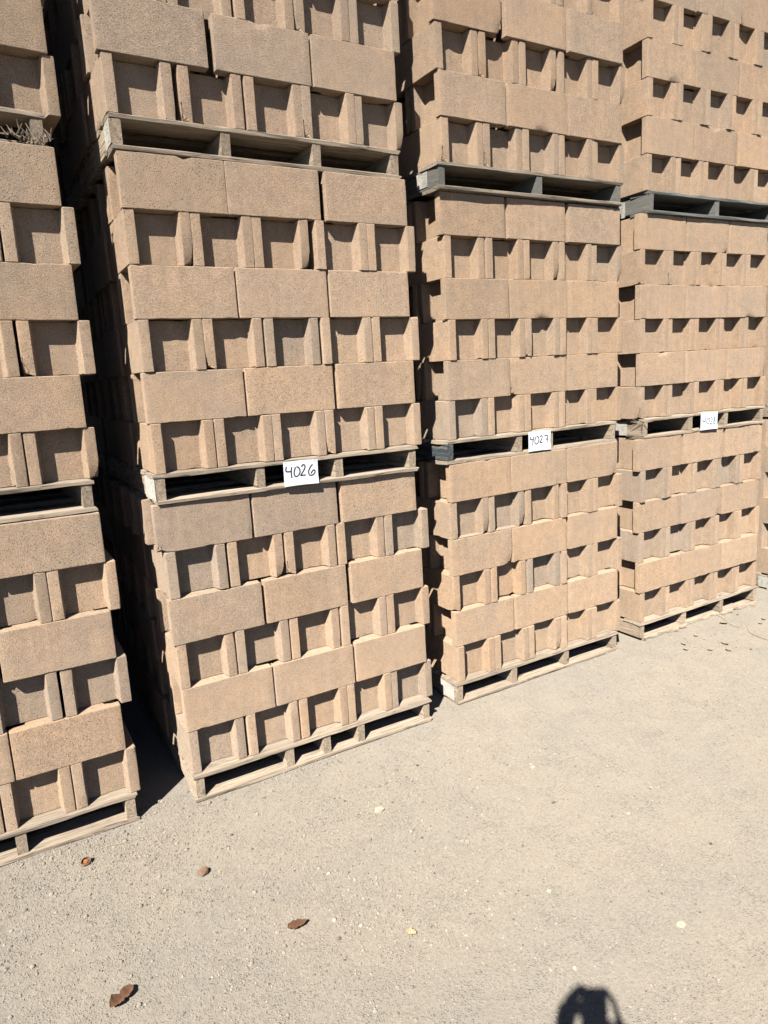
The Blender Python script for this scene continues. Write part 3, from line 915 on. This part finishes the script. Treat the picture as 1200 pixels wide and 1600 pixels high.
# ------------------------------------------------------------------ gravel
def scatter(name, n, size, dens, mat, shape, seed, keep):
    r = np.random.default_rng(seed)
    X = r.uniform(-1.6, 4.6, n * 4); Y = r.uniform(-2.15, 0.25, n * 4)
    k = dens(X, Y) > r.random(n * 4)
    X, Y = X[k][:n], Y[k][:n]
    n = len(X)
    sv, sf = shape
    s = size(r, n)
    Z = ground_h(X, Y) + s * 0.30
    ang = r.uniform(0, 2 * PI, n)
    sx, sy, sz = s * r.uniform(0.7, 1.3, n), s * r.uniform(0.7, 1.2, n), s * r.uniform(0.45, 0.85, n)
    v = sv[None] * np.stack([sx, sy, sz], -1)[:, None, :] * r.uniform(0.75, 1.25, (n, len(sv), 1))
    c, si = np.cos(ang)[:, None], np.sin(ang)[:, None]
    vx = v[..., 0] * c - v[..., 1] * si; vy = v[..., 0] * si + v[..., 1] * c
    V_ = np.stack([vx + X[:, None], vy + Y[:, None], v[..., 2] + Z[:, None]], -1).reshape(-1, 3)
    F_ = (sf[None] + (np.arange(n) * len(sv))[:, None, None]).reshape(-1, 3)
    return link(name, np_mesh(name, V_, F_, mat))


OCT = (np.array([(1, 0, 0), (-1, 0, 0), (0, 1, 0), (0, -1, 0), (0, 0, 1), (0, 0, -1)], float), np.array([(0, 2, 4), (2, 1, 4), (1, 3, 4), (3, 0, 4), (2, 0, 5), (1, 2, 5), (3, 1, 5), (0, 3, 5)]))
bm = bmesh.new(); bmesh.ops.create_icosphere(bm, subdivisions=1, radius=1); bm.verts.ensure_lookup_table()
ICO = (np.array([v.co[:] for v in bm.verts]), np.array([[v.index for v in f.verts] for f in bm.faces])); bm.free()


def dens_a(X, Y):
    d = np.clip(fbm(X, Y, 1.1, 201) * 1.8 + 0.42, 0, 1) * (0.35 + 0.65 * np.clip(fbm(X, Y, 5.0, 211) * 1.6 + 0.55, 0, 1))
    left = np.clip(1.05 - (X + 1.0) * 0.42, 0.15, 1.0)
    for (cx, cy, s, a) in ((0.42, -0.95, 0.28, 0.8), (-0.1, -0.65, 0.5, 0.6), (0.95, -0.55, 0.4, 0.35), (1.6, -1.0, 0.5, 0.3)):
        d = d + a * np.exp(-((X - cx) ** 2 + (Y - cy) ** 2) / (2 * s * s)) * (0.4 + 0.6 * np.clip(fbm(X, Y, 8.0, 221) * 2 + 0.5, 0, 1))
    return np.clip(d * left * (Y < 0.1), 0, 1)


tag(scatter('gravel_grit', 95000, lambda r, n: np.clip(r.lognormal(-6.12, 0.36, n), 0.0012, 0.0046), dens_a, M_PEB, OCT, 1, None), 'fine grey and tan grit loose on the dusty yard', kind='stuff')
tag(scatter('gravel', 5200, lambda r, n: np.clip(r.lognormal(-5.55, 0.36, n), 0.0025, 0.010), dens_a, M_PEB, ICO, 2, None), 'small loose pebbles strewn over the dusty yard', kind='stuff')


def dens_c(X, Y):
    d = np.exp(-np.clip(-0.02 - Y, 0, 9) / 0.05) * (Y < 0.12) * (0.3 + 0.7 * np.clip(fbm(X, Y, 6.0, 301) * 2 + 0.4, 0, 1))
    return d + 0.25 * np.exp(-((X - 3.3) ** 2 + (Y + 0.2) ** 2) / 0.12)


tag(scatter('block_crumbs', 2600, lambda r, n: np.clip(r.lognormal(-5.75, 0.5, n), 0.0015, 0.010), dens_c, plain('block_crumb', (0.27, 0.21, 0.16), 0.95, 0.25, 30), ICO, 5, None), 'crumbs of tan block and bark gathered along the pallets', kind='stuff')


# ------------------------------------------------------------------ litter
def gz(x, y): return float(ground_h(np.array([x]), np.array([y]))[0])


def rock(name, loc, size, mat, seed, flat=0.7, sub=3, amp=0.25):
    bm = bmesh.new(); bmesh.ops.create_icosphere(bm, subdivisions=sub, radius=1)
    for v in bm.verts:
        nn = mnoise.noise(v.co * 1.3 + Vector((seed * 5.1, 0, 0))) + 0.4 * mnoise.noise(v.co * 3.1 + Vector((0, seed * 2.7, 0)))
        v.co *= 1 + amp * nn
        v.co.x *= size[0]; v.co.y *= size[1]; v.co.z *= size[2]
    me_ = bpy.data.meshes.new(name); bm.to_mesh(me_); bm.free()
    me_.shade_smooth(); me_.set_sharp_from_angle(angle=math.radians(50)); me_.materials.append(mat)
    o_ = link(name, me_, loc=(loc[0], loc[1], gz(*loc) + size[2] * flat))
    return o_


# cracked-open husk
e = link('nut_husk', None); e.location = (-0.4614, -0.1459 - 0.01, gz(-0.46, -0.15)); e.rotation_euler = (0, 0, 0.5)
e.empty_display_size = 0.03
tag(e, 'split brown nut husk open to its orange inside near the left pallet', 'nut husk', 'brown nut husks on the ground')
bm = bmesh.new(); bmesh.ops.create_uvsphere(bm, u_segments=20, v_segments=12, radius=1)
dead = [v for v in bm.verts if v.co.dot(Vector((-0.15, -0.45, 0.88))) > 0.62 + 0.12 * math.sin(5 * math.atan2(v.co.y, v.co.x))]
bmesh.ops.delete(bm, geom=dead, context='VERTS')
ext = bmesh.ops.solidify(bm, geom=bm.faces[:], thickness=0.13)
for v in bm.verts:
    k = 1 + 0.14 * mnoise.noise(v.co * 2.2 + Vector((4, 1, 0)))
    v.co = Vector((v.co.x * 0.021 * k, v.co.y * 0.017 * k, v.co.z * 0.015 * k + 0.012))
me = bpy.data.meshes.new('shell'); bm.to_mesh(me); bm.free(); me.shade_smooth(); me.materials.append(M_NUT)
link('shell', me, e)
o = rock('kernel', (0, 0), (0.011, 0.010, 0.008), M_NUTIN, 4); o.parent = e; o.location = (0.001, -0.002, 0.012)
o = rock('nut_husk', (-0.1043, -0.4567), (0.0205, 0.017, 0.016), M_NUT, 8, 0.75)
tag(o, 'whole round brown nut husk on the ground below the second stack from left', 'nut husk', 'brown nut husks on the ground')


def leaf(name, loc, L, W, rot, curl, seed, mat, label, cat, lobes=1, fold=0.5, tip=0.0):
    rnd = random.Random(seed)
    nu, nv = 16, 6
    vs, fs = [], []
    for i in range(nu + 1):
        u = i / nu
        if lobes == 1: wd = math.sin(PI * min(1, max(0.0, u)) ** 0.85) ** 0.75
        else: wd = (abs(math.sin(PI * u * 2)) ** 0.6) * (0.6 if u < 0.5 else 0.45) + 0.5 * math.sin(PI * u)
        wd = max(wd, 0.06)
        for j in range(nv + 1):
            t = j / nv * 2 - 1
            x = (u - 0.5) * L
            y = t * wd * W / 2 * (1 + 0.35 * mnoise.noise(Vector((u * 8, t, seed))))
            z = curl * (abs(t) ** 1.6) * W * wd * fold + 0.004 + curl * 0.25 * L * (2 * u - 1) ** 2 + 0.006 * mnoise.noise(Vector((u * 7, t * 3, seed * 3)))
            vs.append((x, y, z + tip * max(0, u - 0.8)))
    n1 = len(vs); k = nv + 1
    vs += [(a, b, c - 0.0008) for a, b, c in vs]
    for i in range(nu):
        for j in range(nv):
            a = i * k + j
            q = (a, a + k, a + k + 1, a + 1)
            fs.append(q); fs.append(tuple(n1 + t for t in reversed(q)))
    bd = [i * k for i in range(nu + 1)] + [nu * k + j for j in range(1, k)] + [i * k + nv for i in range(nu - 1, -1, -1)] + [j for j in range(nv - 1, 0, -1)]
    for a, b in zip(bd, bd[1:] + bd[:1]): fs.append((b, a, a + n1, b + n1))
    o_ = link(name, mesh_from(name, vs, fs, 70, mat), loc=(loc[0], loc[1], gz(*loc) + 0.004), rot=(0.05, -0.05, rot))
    tag(o_, label, cat)
    return o_


vd = -YAW   # the picture's horizontal lies at this angle on the ground
leaf('dry_leaf', (0.079, -0.884), 0.064, 0.032, vd + 0.35, 0.6, 3, M_LEAF, 'small curled brown leaf with a pointed tip on bare dirt', 'leaf', 1, 0.7, 0.02)
leaf('seed_pod', (-0.455, -0.850), 0.080, 0.044, vd + 0.98, 0.5, 6, M_LEAF, 'dark brown crinkled two lobed pod at lower left of the yard', 'seed pod', 2, 0.8)
leaf('curled_chip', (0.3691, -1.1105), 0.033, 0.024, vd - 0.2, 0.5, 9, M_STRAW, 'small curled yellowish chip on the ground at lower centre', 'wood chip', 1, 0.9)
tag(rock('stone', (1.086, -1.5485), (0.0155, 0.012, 0.004), M_STONE, 12, 0.6), 'flat pale oval stone on dirt at lower right', 'stone', 'pale stones on the ground')
tag(rock('stone', (0.6056, -0.497), (0.018, 0.015, 0.011), M_STONE, 15, 0.6, amp=0.4), 'chunky pale stone in front of the second stack from left', 'stone', 'pale stones on the ground')
for (x, y, s, sd, lb) in ((1.32, -0.62, 0.011, 21, 'small pale pebble in open dirt right of centre'),):
    tag(rock('stone', (x, y), (s, s * 0.8, s * 0.4), M_STONE, sd, 0.6), lb, 'stone', 'pale stones on the ground')


def twig(name, pts, r, mat, label, cat, group=None):
    vs, fs = [], []
    P3 = [Vector((x, y, gz(x, y) + h)) for x, y, h in pts]
    q = P3
    for _ in range(2):
        n_ = [q[0]]
        for a, b in zip(q, q[1:]): n_ += [a * 0.75 + b * 0.25, a * 0.25 + b * 0.75]
        n_.append(q[-1]); q = n_
    k = 5
    for i, p in enumerate(q):
        t = (q[min(i + 1, len(q) - 1)] - q[max(i - 1, 0)]).normalized()
        a = t.cross(Vector((0, 0, 1))).normalized(); b = t.cross(a)
        rr = r * (1 - 0.6 * i / len(q))
        for s in range(k):
            th = 2 * PI * s / k
            vs.append(p + a * rr * math.cos(th) + b * rr * math.sin(th))
    for i in range(len(q) - 1):
        for s in range(k):
            s2 = (s + 1) % k
            fs.append((i * k + s, i * k + s2, (i + 1) * k + s2, (i + 1) * k + s))
    fs.append(tuple(range(k - 1, -1, -1))); fs.append(tuple((len(q) - 1) * k + s for s in range(k)))
    return tag(link(name, mesh_from(name, vs, fs, 60, mat)), label, cat, group)


def G(px, py):
    """a ground point seen at a pixel of the photograph, used only to place litter"""
    d = (right * ((px - 600) / FPX) + upv * ((800 - py) / FPX) + fwd)
    t = -CAM.z / d.z
    return (CAM.x + d.x * t, CAM.y + d.y * t)


def twg(pxs, r, mat, label, cat, h=0.003):
    return twig('twig' if mat is M_TWIG else 'straw', [(*G(a, b), h + 0.002 * (i % 2)) for i, (a, b) in enumerate(pxs)], r, mat, label, cat)


twg([(153, 1327), (170, 1322), (196, 1316), (222, 1308), (255, 1297)], 0.0012, M_STRAW, 'thin pale straw lying beyond the split husk', 'straw')
twg([(285, 1250), (298, 1257), (312, 1258), (330, 1255)], 0.0012, M_TWIG, 'thin dark curved twig at the foot of the 4026 pallet corner', 'twig')
twg([(1167, 978), (1170, 988), (1183, 994), (1200, 1000)], 0.0035, M_TWIG, 'forked dry twig at the right edge near the fourth stack from left', 'twig')
twg([(1116, 961), (1128, 966), (1143, 978), (1158, 982)], 0.0025, M_TWIG, 'long thin dry twig below the 4028 pallet', 'twig')
twg([(752, 1284), (757, 1287), (764, 1284)], 0.0022, M_TWIG, 'tiny bent dark twig in the middle of the yard', 'twig')
twg([(1028, 1203), (1032, 1210), (1034, 1214)], 0.0022, M_TWIG, 'short upright dark twig at the right of the yard', 'twig')

rm = random.Random(17)
places = ['beside the broken pallet board', 'near the right photo edge', 'below the fourth stack from left', 'by the long thin twig']
for i in range(11):
    px, py = rm.uniform(1060, 1200), rm.uniform(955, 1020)
    x, y = G(px, py)
    L_ = rm.uniform(0.02, 0.055)
    o = leaf('mud_flake', (x, y), L_, L_ * rm.uniform(0.4, 0.8), rm.uniform(0, 6), rm.uniform(0.15, 0.4), 30 + i, M_MUD, 'curled flake of dry mud on dirt in front of the fourth stack from left', 'mud flake')
    o['group'] = 'curled dry mud flakes'
me_ = None


# ------------------------------------------------------------------ the photographer, whose shadow falls at the bottom
def skin_obj(name, nodes, edges, mat, parent, root=0, sub=2):
    me_ = bpy.data.meshes.new(name)
    me_.from_pydata([n_[0] for n_ in nodes], edges, [])
    o_ = link(name, me_, parent)
    md = o_.modifiers.new('skin', 'SKIN')
    sv = me_.skin_vertices[0].data
    for i, n_ in enumerate(nodes):
        rr = n_[1]
        sv[i].radius = (rr, rr) if not isinstance(rr, tuple) else rr
        sv[i].use_root = i == root
    md.use_smooth_shade = True
    ms = o_.modifiers.new('sub', 'SUBSURF'); ms.levels = sub; ms.render_levels = sub
    me_.materials.append(mat)
    return o_


M_SKIN = plain('skin', (0.52, 0.33, 0.24), 0.6, 0.06, 60)
M_SHIRT = plain('dark_shirt_cloth', (0.06, 0.07, 0.09), 0.9, 0.15, 90, 0.001)
M_JEAN = plain('denim', (0.06, 0.08, 0.13), 0.9, 0.2, 160, 0.001)
M_SHOE = plain('shoe', (0.10, 0.08, 0.06), 0.7)
M_HAIR = plain('hair', (0.05, 0.035, 0.025), 0.7, 0.3, 200)
M_PHONE = plain('phone_case', (0.02, 0.02, 0.025), 0.35)

fh = Vector((fwd.x, fwd.y, 0)).normalized()
rh = Vector((fh.y, -fh.x, 0))
Z = Vector((0, 0, 1))
base = CAM - fh * 0.50
base.z = 0


def B(a, b, z):      # right, forward, up in the person's own frame
    return Vector((a, b, z))


pe = link('person', None)
pe.empty_display_size = 0.3
pm = Matrix((rh, fh, Z)).transposed().to_4x4(); pm.translation = base
pe.matrix_world = pm
tag(pe, 'person in dark shirt and jeans holding up a phone, seen only as a shadow', 'person')
cz = CAM.z
inv = pm.inverted()


def K(a, b, c):
    return inv @ (CAM + right * a + upv * b - fwd * c)


WL, WR = K(-0.092, -0.096, 0.035), K(0.092, -0.145, 0.035)
nodes = [(B(0, 0, 0.98), (0.155, 0.11)), (B(0, 0.01, 1.14), (0.145, 0.10)), (B(0, 0.0, 1.32), (0.165, 0.115)), (B(0, 0.0, 1.43), (0.13, 0.09)),
         (B(0, 0.01, 1.50), (0.058, 0.058)), (B(0, 0.03, 1.56), (0.055, 0.055)),
         (B(0.17, 0.02, 1.42), (0.062, 0.062)), (B(0.24, 0.16, 1.30), (0.048, 0.048)), (B(0.165, 0.32, 1.44), (0.040, 0.040)), (WR, (0.028, 0.028)),
         (B(-0.17, 0.02, 1.42), (0.062, 0.062)), (B(-0.27, 0.19, 1.33), (0.048, 0.048)), (B(-0.175, 0.36, 1.50), (0.038, 0.038)), (WL, (0.034, 0.034)),
         (B(0.10, 0, 0.92), (0.105, 0.105)), (B(0.12, 0.02, 0.52), (0.065, 0.065)), (B(0.13, -0.02, 0.10), (0.042, 0.042)),
         (B(-0.10, 0, 0.92), (0.105, 0.105)), (B(-0.12, 0.02, 0.52), (0.065, 0.065)), (B(-0.13, -0.02, 0.10), (0.042, 0.042))]
edges = [(0, 1), (1, 2), (2, 3), (3, 4), (4, 5), (3, 6), (6, 7), (7, 8), (8, 9), (3, 10), (10, 11), (11, 12), (12, 13), (0, 14), (14, 15), (15, 16), (0, 17), (17, 18), (18, 19)]
body = skin_obj('body', nodes, edges, M_SHIRT, pe)
jn = [(B(0.10, 0, 0.95), 0.118), (B(0.12, 0.02, 0.52), 0.078), (B(0.13, -0.02, 0.09), 0.062)]
for s in (1, -1):
    skin_obj('trouser_leg', [(B(s * n_[0].x, n_[0].y, n_[0].z), n_[1]) for n_ in jn], [(0, 1), (1, 2)], M_JEAN, pe)
    skin_obj('shoe', [(B(s * 0.13, -0.07, 0.045), 0.042), (B(s * 0.13, 0.04, 0.045), 0.045), (B(s * 0.135, 0.15, 0.035), 0.036)], [(0, 1), (1, 2)], M_SHOE, pe)
# head with features
bm = bmesh.new(); bmesh.ops.create_uvsphere(bm, u_segments=32, v_segments=24, radius=1)
for v in bm.verts:
    x, y, z = v.co
    w_ = 1 - 0.22 * max(0, -z) ** 1.5
    X_, Y_, Z_ = x * 0.076 * w_, y * 0.094 * (1 - 0.10 * max(0, -z)), z * 0.115
    if y > 0.5 and abs(x) < 0.16 and -0.35 < z < 0.15: Y_ += 0.020 * (1 - abs(x) / 0.16) * (1 - abs(z + 0.1) / 0.25 if abs(z + 0.1) < 0.25 else 0)
    if y > 0.5 and abs(abs(x) - 0.38) < 0.16 and abs(z - 0.05) < 0.13: Y_ -= 0.006
    if y > 0.5 and abs(x) < 0.3 and abs(z + 0.48) < 0.07: Y_ += 0.004
    v.co = (X_, Y_, Z_)
me = bpy.data.meshes.new('head'); bm.to_mesh(me); bm.free(); me.shade_smooth(); me.materials.append(M_SKIN)
hd = link('head', me, pe, loc=(0, 0.07, 1.66), rot=(-0.05, 0, 0))
for s in (1, -1):
    bm = bmesh.new(); bmesh.ops.create_uvsphere(bm, u_segments=10, v_segments=8, radius=1)
    for v in bm.verts: v.co = (v.co.x * 0.008, v.co.y * 0.018, v.co.z * 0.030)
    me = bpy.data.meshes.new('ear'); bm.to_mesh(me); bm.free(); me.shade_smooth(); me.materials.append(M_SKIN)
    link('ear', me, hd, loc=(s * 0.076, -0.005, 0.0))
    bm = bmesh.new(); bmesh.ops.create_uvsphere(bm, u_segments=10, v_segments=8, radius=0.011)
    me = bpy.data.meshes.new('eye'); bm.to_mesh(me); bm.free(); me.shade_smooth(); me.materials.append(M_PAPER)
    link('eye', me, hd, loc=(s * 0.030, 0.072, 0.006))
bm = bmesh.new(); bmesh.ops.create_uvsphere(bm, u_segments=28, v_segments=18, radius=1)
bmesh.ops.delete(bm, geom=[v for v in bm.verts if v.co.z < -0.15 or (v.co.y > 0.55 and v.co.z < 0.55)], context='VERTS')
for v in bm.verts:
    k = 1 + 0.05 * mnoise.noise(v.co * 5)
    v.co = (v.co.x * 0.083 * k, v.co.y * 0.101 * k, v.co.z * 0.124 * k)
me = bpy.data.meshes.new('hair'); bm.to_mesh(me); bm.free(); me.shade_smooth(); me.materials.append(M_HAIR)
link('hair', me, hd)
# hands: palm and five fingers each, gripping the phone; a across, b up, c back from the lens
LH = ([(WL, 0.033), (K(-0.080, -0.050, 0.028), 0.027), (K(-0.066, -0.016, 0.024), 0.025)], [(0, 1), (1, 2)])
RH = ([(WR, 0.028), (K(0.080, -0.112, 0.028), 0.025), (K(0.067, -0.095, 0.022), 0.018)], [(0, 1), (1, 2)])
tipsL = [((-0.082, 0.014), (-0.066, 0.023), (-0.045, 0.021)), ((-0.080, 0.004), (-0.066, 0.010), (-0.052, 0.010)), ((-0.084, -0.008), (-0.068, -0.002), (-0.053, -0.003)), ((-0.088, -0.018), (-0.074, -0.014), (-0.062, -0.014))]
tipsR = [((0.042, -0.055), (0.032, -0.012), (0.010, 0.012)), ((0.044, -0.082), (0.030, -0.078), (0.016, -0.076)), ((0.046, -0.095), (0.030, -0.094), (0.016, -0.092)), ((0.050, -0.106), (0.034, -0.108), (0.020, -0.107))]
for (nd, ed), tips, thumb in ((LH, tipsL, ((-0.085, -0.025), (-0.064, -0.012), (-0.045, -0.005))), (RH, tipsR, ((0.050, -0.090), (0.030, -0.096), (0.006, -0.088)))):
    nd, ed = list(nd), list(ed)
    for k, t3 in enumerate(tips):
        i0 = len(nd)
        for q, (a, b) in enumerate(t3):
            a += 0.021; b -= 0.010
            nd.append((K(a, b, (0.020, 0.013, 0.004)[q] if (tips is tipsL or k) else (0.016, 0.012, 0.004)[q]), (0.0082, 0.0076, 0.0068)[q] - 0.0006 * (k == 3)))
        ed += [(2, i0), (i0, i0 + 1), (i0 + 1, i0 + 2)]
    i0 = len(nd)
    for q, (a, b) in enumerate(thumb): a += 0.021; b -= 0.010; nd.append((K(a, b, (0.034, 0.030, 0.026)[q]), (0.011, 0.010, 0.009)[q]))
    ed += [(1, i0), (i0, i0 + 1), (i0 + 1, i0 + 2)]
    skin_obj('hand', nd, ed, M_SKIN, pe)
# phone
bm = bmesh.new(); bmesh.ops.create_cube(bm, size=1)
for v in bm.verts: v.co = (v.co.x * 0.073, v.co.y * 0.008, v.co.z * 0.150)
bmesh.ops.bevel(bm, geom=bm.edges[:], offset=0.0025, segments=2, affect='EDGES')
me = bpy.data.meshes.new('mobile_phone'); bm.to_mesh(me); bm.free(); me.materials.append(M_PHONE)
ph = link('mobile_phone', me)
pmx = Matrix((right, fwd, upv)).transposed().to_4x4()
pmx.translation = CAM - fwd * 0.0125 - upv * 0.062 + right * 0.001
ph.matrix_world = pmx
tag(ph, 'dark mobile phone held upright by the photographer, seen only as shadow', 'phone')
